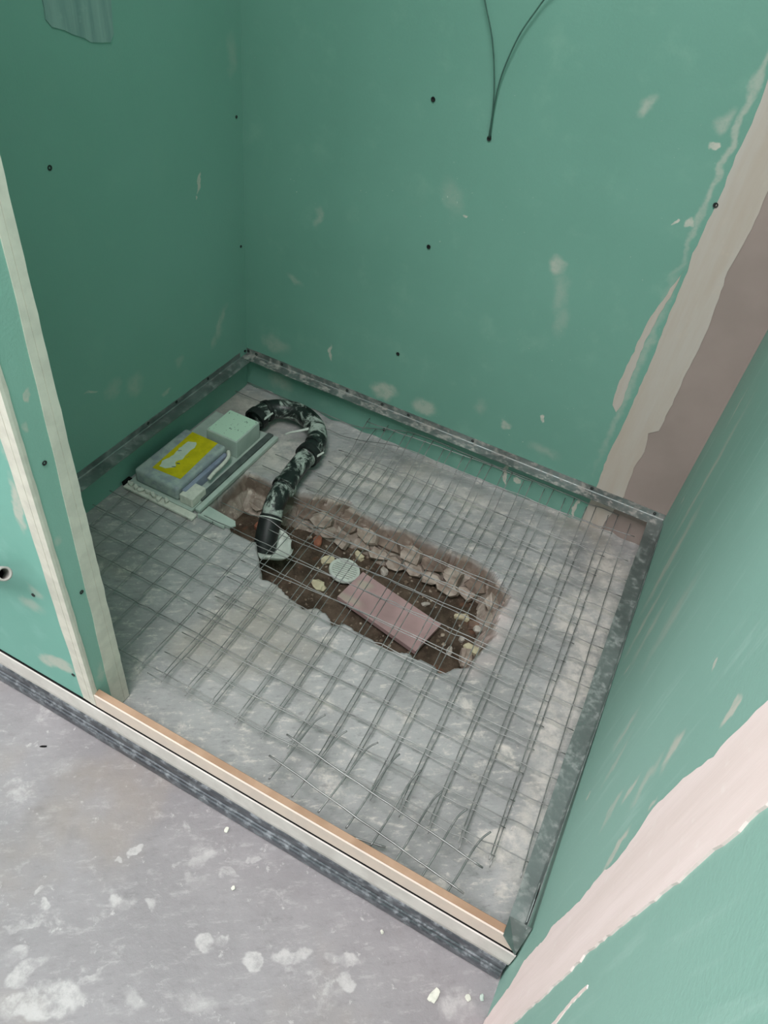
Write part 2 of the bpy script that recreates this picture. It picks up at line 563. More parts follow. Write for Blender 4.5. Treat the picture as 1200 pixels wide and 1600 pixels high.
g = []
n_x, n_y = 110, 120
V, F = [], []
for j in range(n_y + 1):
    for i in range(n_x + 1):
        x = -2.2 + (W + 2.2) * i / n_x
        y = -3.6 + (YF + .03 + 3.6) * j / n_y
        V.append((x, y, ZO + 0.0012 * noise.noise(Vector((x * 7, y * 7, 0)))))
for j in range(n_y):
    for i in range(n_x):
        a = j * (n_x + 1) + i
        F.append((a, a + 1, a + n_x + 2, a + n_x + 1))
floor = obj('floor', (V, F), m_floor_out, smooth=True, label='grey screed room floor splashed with plaster in front of the shower', kind='structure')

# shower floor with the broken-out pit
OUT = [(0.188, -0.426), (0.245, -0.434), (0.276, -0.454), (0.302, -0.455), (0.336, -0.454), (0.389, -0.513), (0.401, -0.527), (0.43, -0.522), (0.465, -0.536),
       (0.498, -0.545), (0.509, -0.547), (0.528, -0.532), (0.551, -0.533), (0.565, -0.54), (0.575, -0.552), (0.598, -0.534), (0.632, -0.539), (0.653, -0.541),
       (0.676, -0.546), (0.688, -0.547), (0.704, -0.542), (0.727, -0.53), (0.742, -0.535), (0.755, -0.532), (0.781, -0.53), (0.792, -0.54), (0.801, -0.537),
       (0.817, -0.517), (0.836, -0.498), (0.854, -0.406), (0.851, -0.384), (0.844, -0.354), (0.849, -0.295), (0.815, -0.269), (0.779, -0.246), (0.73, -0.237),
       (0.701, -0.245), (0.655, -0.246), (0.629, -0.246), (0.577, -0.243), (0.538, -0.255), (0.467, -0.25), (0.431, -0.23), (0.37, -0.253), (0.328, -0.272),
       (0.286, -0.28), (0.224, -0.276), (0.19, -0.284)]
BOT = [(0.215, -0.325), (0.272, -0.32), (0.349, -0.30), (0.435, -0.298), (0.493, -0.284), (0.564, -0.295), (0.62, -0.28), (0.711, -0.276), (0.78, -0.28),
       (0.796, -0.321), (0.815, -0.368), (0.815, -0.4), (0.805, -0.422), (0.819, -0.444), (0.809, -0.47), (0.812, -0.50), (0.797, -0.53)] + \
      [(x, y + .006) for x, y in reversed(OUT[1:26])] + [(0.2, -0.415)]


def pdist(poly, X, Y):
    """inside test and distance to outline, numpy"""
    ins = np.zeros(X.shape, bool)
    d = np.full(X.shape, 9.0)
    n = len(poly)
    for i in range(n):
        x0, y0 = poly[i]
        x1, y1 = poly[(i + 1) % n]
        c = ((y0 > Y) != (y1 > Y)) & (X < (x1 - x0) * (Y - y0) / ((y1 - y0) if y1 != y0 else 1e-9) + x0)
        ins ^= c
        dx, dy = x1 - x0, y1 - y0
        t = np.clip(((X - x0) * dx + (Y - y0) * dy) / (dx * dx + dy * dy + 1e-12), 0, 1)
        d = np.minimum(d, np.hypot(X - x0 - t * dx, Y - y0 - t * dy))
    return ins, d


STEP = 0.004
nx, ny = int(W / STEP), int(0.918 / STEP)
xs = np.linspace(0.0, W, nx + 1)
ys = np.linspace(-0.918, 0.0, ny + 1)
X, Y = np.meshgrid(xs, ys)
jx = np.vectorize(lambda x, y: noise.noise(Vector((x * 45, y * 45, 3))))(X, Y) * 0.006
jy = np.vectorize(lambda x, y: noise.noise(Vector((x * 45, y * 45, 9))))(X, Y) * 0.005
inO, dO = pdist(OUT, X + jx * .5, Y + jy * .5)
inB, dB = pdist(BOT, X + jx, Y + jy)
n1 = np.vectorize(lambda x, y: noise.noise(Vector((x * 6, y * 6, 0))))(X, Y)
n2 = np.vectorize(lambda x, y: noise.noise(Vector((x * 22, y * 22, 4))))(X, Y)
cell = np.vectorize(lambda x, y: noise.cell(Vector((x * 38 + 2 * noise.noise(Vector((x * 20, y * 20, 1))), y * 38 + 2 * noise.noise(Vector((x * 20, y * 20, 7))), 0))))(X, Y)
fine = np.vectorize(lambda x, y: noise.noise(Vector((x * 70, y * 70, 8))))(X, Y)
Z = 0.0012 * n1 + 0.0008 * n2
Z += 0.0025 * np.clip((X - .93) / .12, 0, 1) * np.abs(n2) * 2            # lumpy slurry by the right wall
Z += 0.006 * np.clip((Y + .012) / .012, 0, 1) * (0.6 + n2)               # fillet against the back wall
t = np.where(inO & ~inB, dO / (dO + dB + 1e-6), 0)
slope = -0.082 * (t ** 1.15)
steps = slope + (cell - .5) * 0.012 * np.clip(t * 4, 0, 1) * np.clip((1 - t) * 6, 0.2, 1) + fine * 0.006 * np.clip(t * 5, 0, 1)
Z = np.where(inO & ~inB, np.minimum(steps, 0.0), Z)
Z = np.where(inB, -0.10, Z)
brk = np.where(inO | inB, np.clip(dO / 0.006, 0, 1), 0)
fresh = np.clip(1 - np.hypot((X - .842) / .05, (Y + .40) / .14), 0, 1) * 1.8
fresh = np.clip(fresh, 0, 1) * (np.clip(0.6 + n2, 0, 1))
V = np.stack([X.ravel(), Y.ravel(), Z.ravel()], 1)
idx = np.arange((nx + 1) * (ny + 1)).reshape(ny + 1, nx + 1)
deep = inB & (dB > 0.012)
drop = deep[:-1, :-1] & deep[1:, :-1] & deep[:-1, 1:] & deep[1:, 1:]
Q = np.stack([idx[:-1, :-1], idx[:-1, 1:], idx[1:, 1:], idx[1:, :-1]], -1)[~drop]
me = bpy.data.meshes.new('floor_shower')
me.from_pydata(V.tolist(), [], Q.tolist())
for nm, arr in (('broken', brk), ('fresh', fresh)):
    at = me.attributes.new(nm, 'FLOAT', 'POINT')
    at.data.foreach_set('value', arr.ravel().astype(np.float32))
me.materials.append(m_floor_in)
sm = (~(inO | inB))
qs = sm[:-1, :-1][~drop]
me.polygons.foreach_set('use_smooth', qs.ravel().tolist())
me.update()
fs = bpy.data.objects.new('floor_shower', me)
COL.objects.link(fs)
tagit(fs, 'grey screed shower floor with a jagged hole broken through it', kind='structure')
ABS[fs.name] = Vector((0, 0, 0))

V, F = [], []
gx, gy = 90, 44
for j in range(gy + 1):
    for i in range(gx + 1):
        x, y = 0.17 + 0.71 * i / gx, -0.58 + 0.36 * j / gy
        V.append((x, y, zsoil(x, y)))
for j in range(gy):
    for i in range(gx):
        a = j * (gx + 1) + i
        F.append((a, a + 1, a + gx + 2, a + gx + 1))
obj('ground_pit', (V, F), m_soil, smooth=True, label='brown earth at the bottom of the hole in the shower floor', kind='structure')


def wall(name, label, loc):
    return empty(name, loc, label, kind='structure')


# back wall: green board, taped joint, grey board in the corner
wb = wall('wall_back', 'green moisture-resistant plasterboard wall at the back of the shower', (W / 2, 0, 0))
obj('plasterboard_panel', box(-0.012, 0.940, 0.0, 0.0125, -0.12, HT), m_back, wb, label='green plasterboard sheet')
obj('plasterboard_panel', box(0.9402, W + .012, 0.0, 0.0125, -0.12, HT), m_tan, wb, label='narrow beige-grey plasterboard sheet in the corner')
jl = [(0.911, -0.06), (0.912, 0.126), (0.908, 0.199), (0.911, 0.254), (0.912, 0.321), (0.913, 0.384), (0.912, 0.451), (0.910, 0.513), (0.909, 0.553), (0.908, 0.609), (0.905, 0.64),
      (0.907, 0.68), (0.909, 0.75), (0.907, 0.795), (0.910, 0.841), (0.906, 0.90), (0.908, 1.2), (0.905, 1.7), (0.908, HT)]
jr = [(0.972, HT), (0.97, 1.5), (0.973, 1.0), (0.971, 0.761), (0.974, 0.728), (0.973, 0.676), (0.968, 0.629), (0.975, 0.58), (0.98, 0.511), (0.979, 0.434), (0.980, 0.375), (0.979, 0.296),
      (0.963, 0.284), (0.971, 0.240), (0.967, 0.194), (0.973, 0.116), (0.96, 0.03), (0.955, -0.06)]
obj('joint_band', slab(rough_poly(jl + jr, 0.012, 0.0012, 3), 'xz', 0.0005, -0.0018), m_joint_back, wb, label='cream band of joint plaster beside the corner')
lobe = [(0.903, 0.611), (0.897, 0.583), (0.886, 0.537), (0.878, 0.489), (0.877, 0.438), (0.873, 0.372), (0.877, 0.316), (0.890, 0.303), (0.893, 0.325), (0.892, 0.363), (0.890, 0.409), (0.889, 0.461), (0.894, 0.522), (0.900, 0.57)]
obj('plaster_smear', slab(rough_poly(lobe, 0.01, 0.0012, 5), 'xz', 0.0005, -0.0013), m_joint_back, wb, label='thin trowel smear of plaster along the joint')
for (x, z) in ((0.401, 0.761), (0.437, 0.507), (0.406, 0.251), (0.908, 0.721), (0.515, 0.725), (0.40, 0.035)):
    obj('drywall_screw', screw_geo((x, -0.0016, z), (0, -1, 0), 0.0042), m_dark, wb)

wl = wall('wall_left', 'green plasterboard wall on the left of the shower, in shade', (0, -0.43, 0))
obj('plasterboard_panel', box(-0.0125, 0.0, -0.905, 0.0, -0.12, HT), m_left, wl)
pt = [(-0.452, 0.90), (-0.455, 0.852), (-0.446, 0.842), (-0.424, 0.835), (-0.40, 0.826), (-0.378, 0.816), (-0.355, 0.811), (-0.337, 0.810), (-0.329, 0.820), (-0.327, 0.862), (-0.325, 1.05), (-0.45, 1.05)]
obj('plaster_patch', slab(rough_poly(pt, 0.012, 0.001, 8), 'yz', -0.0003, 0.002), m_patch, wl, label='trowelled patch of grey filler near the top')
for (y, z) in ((-0.496, 0.667), (-0.021, 0.644), (-0.016, 0.378)):
    obj('drywall_screw', screw_geo((0.0004, y, z), (1, 0, 0), 0.0042 if y < -.1 else .003), m_dark, wl)

wr = wall('wall_right', 'pale green plasterboard wall on the right with a pink plaster joint', (W, -1.8, 0))
obj('plasterboard_panel', box(W, W + .0125, -1.0, 0.0, -0.12, HT), m_right, wr)
obj('plasterboard_panel', box(W, W + .0125, -3.6, -1.0003, -0.12, HT), m_right, wr)
ul = [(-0.985, ZO), (-0.975, 0.03), (-0.97, 0.089), (-0.953, 0.135), (-0.955, 0.236), (-0.947, 0.247), (-0.957, 0.36), (-0.952, 0.422), (-0.959, 0.461), (-0.955, 0.501), (-0.943, 0.549),
      (-0.95, 0.611), (-0.958, 0.649), (-0.962, 0.67), (-0.962, 0.699), (-0.966, 0.743), (-0.96, 1.0), (-0.955, 1.6), (-0.96, HT)]
lr = [(-1.05, HT), (-1.045, 1.5), (-1.05, 1.0), (-1.047, 0.761), (-1.048, 0.729), (-1.046, 0.697), (-1.045, 0.644), (-1.043, 0.602), (-1.042, 0.584), (-1.036, 0.498), (-1.033, 0.44),
      (-1.036, 0.43), (-1.037, 0.309), (-1.036, 0.203), (-1.04, 0.1), (-1.045, ZO)]
obj('joint_band', slab(rough_poly(ul + lr, 0.009, 0.0013, 12), 'yz', W + .0003, -0.0022), m_joint_right, wr, label='wide pale pink band of joint plaster')
obj('plaster_streak', slab(rough_poly([(-1.085, 0.33), (-1.080, 0.394), (-1.072, 0.435), (-1.0690, 0.475), (-1.0665, 0.475), (-1.0685, 0.435), (-1.0755, 0.394), (-1.081, 0.33)], .006, .0006, 31), 'yz', W + .0003, -0.0012), m_joint_right, wr, label='thin pale plaster streak beside the joint')
ridge = [(W - .0019, -1.0 + .004 * noise.noise(Vector((0, 0, z * 9))), z) for z in np.linspace(ZO, HT, 60)]

# partition on the left of the opening
wf = wall('wall_front', 'green plasterboard partition end wall at the left of the shower opening', (-0.9, -0.89, 0))
obj('plasterboard_panel', box(-2.2, 0.345, YF, YF + .0125, 0.057, HT), m_wing, wf, label='pale green front sheet')
obj('plasterboard_panel', box(-0.0, 0.345, -0.8725, -0.860, -0.02, HT), m_back, wf)
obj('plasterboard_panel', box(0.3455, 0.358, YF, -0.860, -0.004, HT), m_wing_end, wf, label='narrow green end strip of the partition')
obj('stud', box(-2.2, 0.345, YF + .0127, -0.8727, 0.057, HT), m_galv, wf)


def bead(front, seed):
    r = random.Random(seed)
    zs = list(np.linspace(0.06 if front else 0.002, HT, 170))
    poly_a, poly_b = [], []
    for z in zs:
        e = 0.0013 * noise.noise(Vector((seed, 0, z * 30))) + 0.0008 * noise.noise(Vector((seed, 5, z * 90)))
        poly_a.append(e)
        poly_b.append(0.002 * noise.noise(Vector((seed, 9, z * 14))))
    V, F = [], []
    for i, z in enumerate(zs):
        if front:      # wraps the front corner: wide leg on the front face, narrow leg on the end
            w1 = 0.024 + poly_b[i] - 0.003 * (z - .4)
            sec = [(0.358 - w1, YF + .0002), (0.358 - w1, YF - .0012), (0.3495, YF - .0017), (0.349, YF - .0005), (0.3485, YF - .0017), (0.3592, YF - .0018), (0.3598, YF + .002),
                   (0.3594, YF + .0065 + poly_a[i]), (0.3579, YF + .0066 + poly_a[i])]
            sec = [sec[0], sec[1], (0.3485, YF - .0017), (0.349, YF - .0006), (0.3495, YF - .0017)] + sec[5:]
        else:          # wraps the rear corner of the end face
            w1 = 0.026 - 0.010 * min(1, max(0, (z - .1) / .7)) * -1 * 0 + (0.020 if z > .5 else 0.026 + (z - .5) * -0.02) * 0
            w1 = 0.033 - 0.016 * min(1, max(0, z / .8)) + poly_b[i] * .6
            w1 = max(w1, .018)
            sec = [(0.3579, -0.860 - w1), (0.3592, -0.860 - w1), (0.3597, -0.8705), (0.3586, -0.870), (0.3597, -0.8695), (0.3598, -0.8592 + poly_a[i]), (0.356, -0.8588 + poly_a[i]), (0.335, -0.8592), (0.335, -0.8600)]
        k = len(sec)
        V += [(x, y, z) for x, y in sec]
        if i:
            for q in range(k - 1):
                F.append(((i - 1) * k + q, (i - 1) * k + q + 1, i * k + q + 1, i * k + q))
            F.append(((i - 1) * k + k - 1, (i - 1) * k, i * k, i * k + k - 1))
    F.append(tuple(range(k)))
    F.append(tuple((len(zs) - 1) * k + q for q in range(k)))
    return V, F


obj('corner_bead', bead(True, 2), m_cream, wf, label='cream corner strip on the front edge')
obj('corner_bead', bead(False, 6), m_cream, wf, label='cream corner strip on the inner edge')
for (y, z) in ((-0.896, 0.541), (-0.894, 0.31)):
    obj('drywall_screw', screw_geo((0.3583, y, z), (1, 0, 0), 0.0032), m_dark, wf)
for (x, z) in ((0.325, 0.118), (0.295, 0.29)):
    obj('drywall_screw', screw_geo((x, YF - .0003, z), (0, -1, 0), 0.003), m_dark, wf)

# the rest of the room behind the camera
cl = wall('ceiling', 'plain ceiling above the room with a roof window', (-0.5, -1.8, HT))
for b in (box(-2.2, -0.15, -3.6, 0.0125, HT, HT + .02), box(1.05, W + .0125, -3.6, 0.0125, HT, HT + .02), box(-0.15, 1.05, -3.6, -2.25, HT, HT + .02), box(-0.15, 1.05, -0.95, 0.0125, HT, HT + .02)):
    obj('ceiling_section', b, m_white_room, cl)
w2 = wall('window_2', 'roof window above the viewer letting in daylight', (0.45, -1.6, HT))
for b in (box(-0.15, -0.11, -2.25, -0.95, HT, HT + .05), box(1.01, 1.05, -2.25, -0.95, HT, HT + .05), box(-0.11, 1.01, -2.25, -2.21, HT, HT + .05), box(-0.11, 1.01, -0.99, -0.95, HT, HT + .05)):
    obj('window_frame', b, m_white_room, w2)
wo = wall('wall_rear', 'plain wall with a window behind the viewer', (-0.6, -3.6, ZO))
for b in (box(-2.2, -1.5, -3.62, -3.6, ZO, HT), box(0.0, W + .0125, -3.62, -3.6, ZO, HT), box(-1.5, 0.0, -3.62, -3.6, ZO, 0.9), box(-1.5, 0.0, -3.62, -3.6, 2.2, HT)):
    obj('wall_section', b, m_white_room, wo)
w1 = wall('window_1', 'window behind the viewer letting in daylight', (-0.75, -3.6, 0.9))
for b in (box(-1.5, -1.44, -3.62, -3.59, 0.9, 2.2), box(-0.06, 0.0, -3.62, -3.59, 0.9, 2.2), box(-1.44, -0.06, -3.62, -3.59, 0.9, 0.96), box(-1.44, -0.06, -3.62, -3.59, 2.14, 2.2)):
    obj('window_frame', b, m_white_room, w1)
ws = wall('wall_side', 'plain side wall of the room, out of view', (-2.2, -2.2, ZO))
for b in (box(-2.22, -2.2, -3.6, -2.7, ZO, HT), box(-2.22, -2.2, -1.3, YF + .05, ZO, HT), box(-2.22, -2.2, -2.7, -1.3, ZO, 0.95), box(-2.22, -2.2, -2.7, -1.3, 2.15, HT)):
    obj('wall_section', b, m_white_room, ws)
w3 = wall('window_3', 'unseen side window on the left, added to light the right wall', (-2.2, -2.0, 0.95))  # frame for the added side light
for b in (box(-2.22, -2.19, -2.7, -2.66, 0.95, 2.15), box(-2.22, -2.19, -1.34, -1.3, 0.95, 2.15), box(-2.22, -2.19, -2.66, -1.34, 0.95, 1.0), box(-2.22, -2.19, -2.66, -1.34, 2.1, 2.15)):
    obj('window_frame', b, m_white_room, w3)


# ------------------------------------------------------------------ metal support angles round the shower
def angle_geo(L, h, v, n=60, seed=0, t=0.0012, gap=lambda s: 0.0):
    """L-section along +X from 0..L; wall at +Y; horizontal leg at z=0 toward -Y, vertical leg up"""
    V, F = [], []
    for i in range(n + 1):
        x = L * i / n
        e = 0.0016 * noise.noise(Vector((x * 9, seed, 0))) + 0.0006 * noise.noise(Vector((x * 40, seed, 2)))
        g = gap(x / L)
        sec = [(-h + e, 0.0), (-h + e, t), (-t - .0015 - g, t + .0002), (-t - g, t + .0016), (-t - g * .8, v + e * .8), (-g * .8, v + e * .8), (-g, 0.0)]
        k = len(sec)
        V += [(x, y, z) for y, z in sec]
        if i:
            for q in range(k):
                F.append(((i - 1) * k + q, (i - 1) * k + (q + 1) % k, i * k + (q + 1) % k, i * k + q))
    F.append(tuple(range(k)))
    F.append(tuple(n * k + q for q in range(k)))
    return V, F


ZR = 0.095
ab = empty('support_angle', (W / 2, -0.013, ZR), 'dusty galvanised steel angle screwed along the back wall of the shower', 'metal angle', 'steel angles round the shower')
obj('angle_profile', xform(angle_geo(W - .002, 0.027, 0.0155, 80, 1), Matrix.Translation((0.001, -0.0003, ZR))), m_galv_dusty, ab)
for x in (0.006, 0.03, 0.105, 0.29, 0.385, 0.455, 0.62, 0.905, 1.045):
    obj('screw', screw_geo((x, -0.0018, ZR + .009), (0, -1, 0), 0.0034), m_dark, ab)
al = empty('support_angle', (0.015, -0.45, ZR), 'galvanised steel angle screwed along the shaded left wall', 'metal angle', 'steel angles round the shower')
obj('angle_profile', xform(angle_geo(0.83, 0.03, 0.0155, 70, 2), Matrix.Translation((0.0003, -0.86, ZR)) @ Matrix.Rotation(math.radians(90), 4, 'Z')), m_galv, al)
for y in (-0.16, -0.275, -0.37, -0.01):
    obj('screw', screw_geo((0.0018, y, ZR + .011), (1, 0, 0), 0.0034), m_dark, al)
ar = empty('support_angle', (W - .015, -0.46, ZR), 'grey steel angle along the right wall, pulled off the board at its front end', 'metal angle', 'steel angles round the shower')
gapf = lambda s: 0.0005 + 0.0075 * max(0.0, (s - .55) / .45) ** 1.3
obj('angle_profile', xform(angle_geo(0.881, 0.030, 0.0145, 80, 3, gap=gapf), Matrix.Translation((W - .0004, -0.028, ZR)) @ Matrix.Rotation(math.radians(-90), 4, 'Z')), m_galv, ar)
tv = [(1.036, -0.905, 0.1105), (1.0665, -0.905, 0.1115), (1.0645, -0.9245, 0.0545), (1.0385, -0.9225, 0.0885)]
tabg = ([p for p in tv] + [(x, y - .0006, z + .0012) for x, y, z in tv], [(0, 1, 2, 3), (4, 5, 6, 7), (0, 1, 5, 4), (1, 2, 6, 5), (2, 3, 7, 6), (3, 0, 4, 7)])
obj('end_tab', tabg, m_galv, ar, label='flat tab folded down at the end of the angle')
obj('torn_edge', slab([(-0.905, 0.085), (-0.90, 0.107), (-0.87, 0.112), (-0.845, 0.108), (-0.86, 0.095)], 'yz', W - .010, 0.001), m_galv, ar)

# ------------------------------------------------------------------ threshold: batten, sole, floor track
bt = empty('timber_batten', (0.69, -0.916, 0.056), 'thin timber batten on edge across the shower threshold, brown on top', 'batten')
obj('batten_core', box(0.3585, 1.0385, YF + .0015, YF + .0115, 0.002, 0.0905, .0006, 1), m_batten, bt)
obj('pale_face', slab([(0.3475, 0.0575), (1.0625, 0.0575), (1.0385, 0.0895), (0.3475, 0.0895)], 'xz', YF - .0012, 0.0025), m_facing, bt, label='pale front face of the batten')
obj('batten_end', box(0.3475, 0.3583, YF - .0012 + .0026, YF + .0015 - .0001 + .0002, 0.0575, 0.0905), m_batten, bt)

V, F = [], []
n = 260
for i in range(n + 1):
    x = -2.2 + (W - .002 + 2.2) * i / n
    e = 0.0035 * noise.noise(Vector((x * 8, 3, 0))) + 0.002 * noise.noise(Vector((x * 26, 1, 0))) + (0.002 * noise.noise(Vector((x * 60, 1, 4))))
    sec = [(YF + .055, 0.0), (YF + .055, 0.053), (YF - .0035, 0.054), (YF - .0042, 0.0533), (YF - .0048, 0.020 + e), (YF - .003, 0.008 + e), (YF + .002, 0.0)]
    k = len(sec)
    V += [(x, y, min(z, .054)) for y, z in sec]
    if i:
        for q in range(k):
            F.append(((i - 1) * k + q, (i - 1) * k + (q + 1) % k, i * k + (q + 1) % k, i * k + q))
F.append(tuple(range(k)))
F.append(tuple(n * k + q for q in range(k)))
# the part under the threshold must not stand in the shower: keep it shallow
V = [(x, (YF + .0135 if y > YF + .02 else y), z) for x, y, z in V]
obj('trim_1', (V, F), m_sole, label='cream plaster strip under the batten and partition', kind='structure')
obj('trim_2', box(-2.2, W - .002, YF - .0023, YF + .0125, 0.0541, 0.0566), m_black, label='black strip painted as gap shade under the batten and the partition board', kind='structure')  # proud black strip stands in for the shade of the gap

tr = empty('floor_track', (-0.5, YF - .006, ZO), 'dark grey steel floor track with twin ridges along the threshold', 'floor track')


def track(prof, x0, x1, n, seed):
    V, F = [], []
    for i in range(n + 1):
        x = x0 + (x1 - x0) * i / n
        e = 0.0008 * noise.noise(Vector((x * 12, seed, 0))) + 0.0004 * noise.noise(Vector((x * 60, seed, 0)))
        k = len(prof)
        V += [(x, y + e, z + e * .5) for y, z in prof]
        if i:
            for q in range(k):
                F.append(((i - 1) * k + q, (i - 1) * k + (q + 1) % k, i * k + (q + 1) % k, i * k + q))
    F.append(tuple(range(k)))
    F.append(tuple(n * k + q for q in range(k)))
    return V, F


y0 = YF
lowp = [(y0 + .01, ZO + .001), (y0 - .010, ZO + .001), (y0 - .0115, ZO + .004), (y0 - .0115, ZO + .017), (y0 - .010, ZO + .0205), (y0 - .008, ZO + .0225), (y0 + .01, ZO + .0225)]
upp = [(y0 + .01, ZO + .0225), (y0 - .0065, ZO + .0225), (y0 - .0085, ZO + .026), (y0 - .0078, ZO + .0285), (y0 - .006, ZO + .030), (y0 - .006, ZO + .046), (y0 - .0045, ZO + .049), (y0 + .01, ZO + .049)]
obj('track_flange', track(lowp, -2.2, W - .004, 240, 1), m_track, tr)
obj('track_flange', track(upp, -2.2, W - .004, 240, 4), m_track, tr)


# ------------------------------------------------------------------ reinforcing mesh sheets
WR = 0.00092


def wire(pts, parent, r=WR, n=6):
    return obj('wire', tube(pts, r, n), m_wire, parent, smooth=True)


def sstep(a, b, v):
    t = max(0.0, min(1.0, (v - a) / (b - a)))
    return t * t * (3 - 2 * t)


def zA(x, y):
    return 0.009 + 0.052 * sstep(-.15, -.01, y) * sstep(.30, .5, x) + 0.004 * (0.5 + noise.noise(Vector((x * 4, y * 4, 1)))) \
        + 0.010 * sstep(-.70, -.82, y)


def zB(x, y):
    return 0.0145 + 0.040 * sstep(-.12, -.01, y) + 0.004 * (0.5 + noise.noise(Vector((x * 4, y * 4, 6)))) + 0.008 * sstep(-.70, -.83, y)


def kinked(fn, p0, p1, zf, seed, kink_at=(), amp=0.0018, lift=0.0):
    """wire from p0 to p1 in plan, gently crimped, with sharper S kinks at given fractions"""
    r = random.Random(seed)
    a, b = Vector((p0[0], p0[1])), Vector((p1[0], p1[1]))
    L = (b - a).length
    d = (b - a) / L
    nrm = Vector((-d.y, d.x))
    n = max(4, int(L / 0.0125))
    pts = []
    for i in range(n + 1):
        s = L * i / n
        o = amp * noise.noise(Vector((s * 16, seed * 3.1, 0))) + amp * .5 * noise.noise(Vector((s * 45, seed * 1.7, 2)))
        for kx in kink_at:
            q = (s - kx * L) / 0.014
            o += 0.0042 * q * math.exp(-q * q * .8)
        p = a + d * s + nrm * o
        zz = zf(p.x, p.y) + lift + 0.0012 * noise.noise(Vector((s * 25, seed * 2.3, 5)))
        pts.append((p.x, p.y, zz))
    return pts


ma = empty('wire_mesh', (0.5, -0.42, 0.0), 'large galvanised wire mesh sheet reaching the left wall, laid across the hole', 'wire mesh', 'wire mesh sheets on the shower floor')
rot = 0.02
for k in range(17):                       # wires across the shower
    y = -0.808 + 0.05 * k
    x0, x1 = 0.004, 0.999 - rot * (y + .8)
    if k == 1:
        x0 = 0.40
    if -0.475 < y < -0.16:
        x0 = 0.205 + rnd.uniform(0, .02)
    elif y >= -0.16 and y < -0.06:
        x0 = 0.335
    yl, yr = y - 0.0, y + .004
    zf = zA
    if k == 9:
        x0 = 0.352
    if k == 8:
        zf = lambda x, y: zA(x, y) + 0.014 * math.exp(-((x - .333) / .035) ** 2)
    x1 += rnd.uniform(-.004, .004)
    ks = [1 - rnd.uniform(.05, .075) / (x1 - x0)] + ([rnd.uniform(.2, .85)] if rnd.random() < .8 else [])
    wire(kinked(None, (x0, yl), (x1, yr), zf, 20 + k, ks, lift=0.0024), ma)
for k in range(20):                       # wires front to back
    x = 0.985 - 0.05 * k
    yA, yB = -0.822, -0.004
    if x < 0.2:
        yB = -0.482
    if 0.2 < x < 0.345:
        yB = -0.462
    wire(kinked(None, (x + .012, yA), (x - .006 * (yB > -.4), yB), zA, 60 + k, (), .0008), ma)

mb = empty('wire_mesh', (0.71, -0.42, 0.0), 'second wire mesh sheet overlapping the first and reaching the right wall', 'wire mesh', 'wire mesh sheets on the shower floor')
for k in range(17):
    y = -0.822 + 0.05 * k
    if y > -.47 and y < -.03 and False:
        continue
    x0 = 0.372 - 0.085 * (y + .822) + rnd.uniform(-.004, .004)
    x0 = max(x0, 0.345)
    if y > -0.2:
        x0 = 0.36
    x1 = 1.052 + rnd.uniform(-.008, .004) - .03 * sstep(-.2, 0, y)
    ks = [1 - rnd.uniform(.05, .08) / (x1 - x0)] + ([rnd.uniform(.35, .8)] if rnd.random() < .9 else [])
    wire(kinked(None, (x0, y), (x1, y + .034), zB, 120 + k, ks, lift=0.0024), mb)
for k in range(14):
    x = 1.038 - 0.05 * k
    wire(kinked(None, (x + .004, -0.815), (x - .028, -0.006), zB, 150 + k, (), .0008), mb)

mc = empty('wire_mesh', (0.81, -0.83, 0.0), 'narrow offcut of wire mesh lying loose along the threshold batten', 'wire mesh', 'wire mesh sheets on the shower floor')
ztop = lambda x, y: 0.05
wire(kinked(None, (0.636, -0.808), (0.987, -0.840), lambda x, y: 0.0495, 201, (), .0012), mc, .0016)
wire(kinked(None, (0.632, -0.851), (0.976, -0.885), lambda x, y: 0.0495, 202, (), .0012), mc, .0016)
tops = [(0.666, -0.751), (0.711, -0.758), (0.761, -0.750), (0.804, -0.750), (0.845, -0.757), (0.887, -0.771), (0.930, -0.777), (0.973, -0.791)]
bots = [(0.652, -0.882), (0.696, -0.888), (0.742, -0.888), (0.789, -0.888), (0.832, -0.892), (0.872, -0.898), (0.914, -0.898), (0.953, -0.902)]
for i, (tp, bo) in enumerate(zip(tops, bots)):
    r = random.Random(300 + i)
    h = r.uniform(.004, .012)
    pts = catmull([(bo[0], bo[1], .046), ((bo[0] * 2 + tp[0]) / 3, (bo[1] * 2 + tp[1]) / 3, .0475), ((bo[0] + 2 * tp[0]) / 3 - .002, (bo[1] + 2 * tp[1]) / 3, .047),
                   (tp[0] - .003, tp[1] - .012, .048), (tp[0] + h * .6, tp[1] + .004, .05)], 5)
    wire(pts, mc, .0015)
wire(catmull([(0.668, -0.905, .028), (0.70, -0.899, .024), (0.74, -0.893, .02), (0.79, -0.884, .016), (0.85, -0.872, .018)], 5), mc, .0016)

# ------------------------------------------------------------------ drain pump box
m_tray = simple('pump_tray_plastic', (188, 200, 190), (176, 190, 180), 30, .5, .4)
m_body = NT('pump_film_plastic', .22, .5)
m_body.col(m_body.mix(m_body.ramp(m_body.noise(40, 4, .6), .35, .65), lin(150, 158, 162), lin(176, 186, 180)))
m_body.bump(m_body.noise(60, 3), .0015, .8)
m_body = m_body.m
m_yel = simple('yellow_label', (214, 196, 20), (196, 180, 14), 50, .5, .4)
m_lwhite = simple('torn_white_paper', (206, 214, 196), (196, 206, 190), 60, .7, .3)
m_mint = NT('pale_label', .55, .3)
m_mint.col(m_mint.mix(m_mint.ramp(m_mint.noise(180, 2), .66, .72), lin(196, 222, 200), lin(60, 80, 76)))
m_mint = m_mint.m
m_foam = simple('white_foam', (222, 220, 208), (206, 206, 194), 90, .8, .2, bump=.001)
m_groove = simple('pump_dark_grey', (78, 86, 84), (96, 104, 100), 40, .5, .4)
m_lilac = simple('lilac_film', (150, 156, 176), (132, 138, 160), 35, .3, .5)

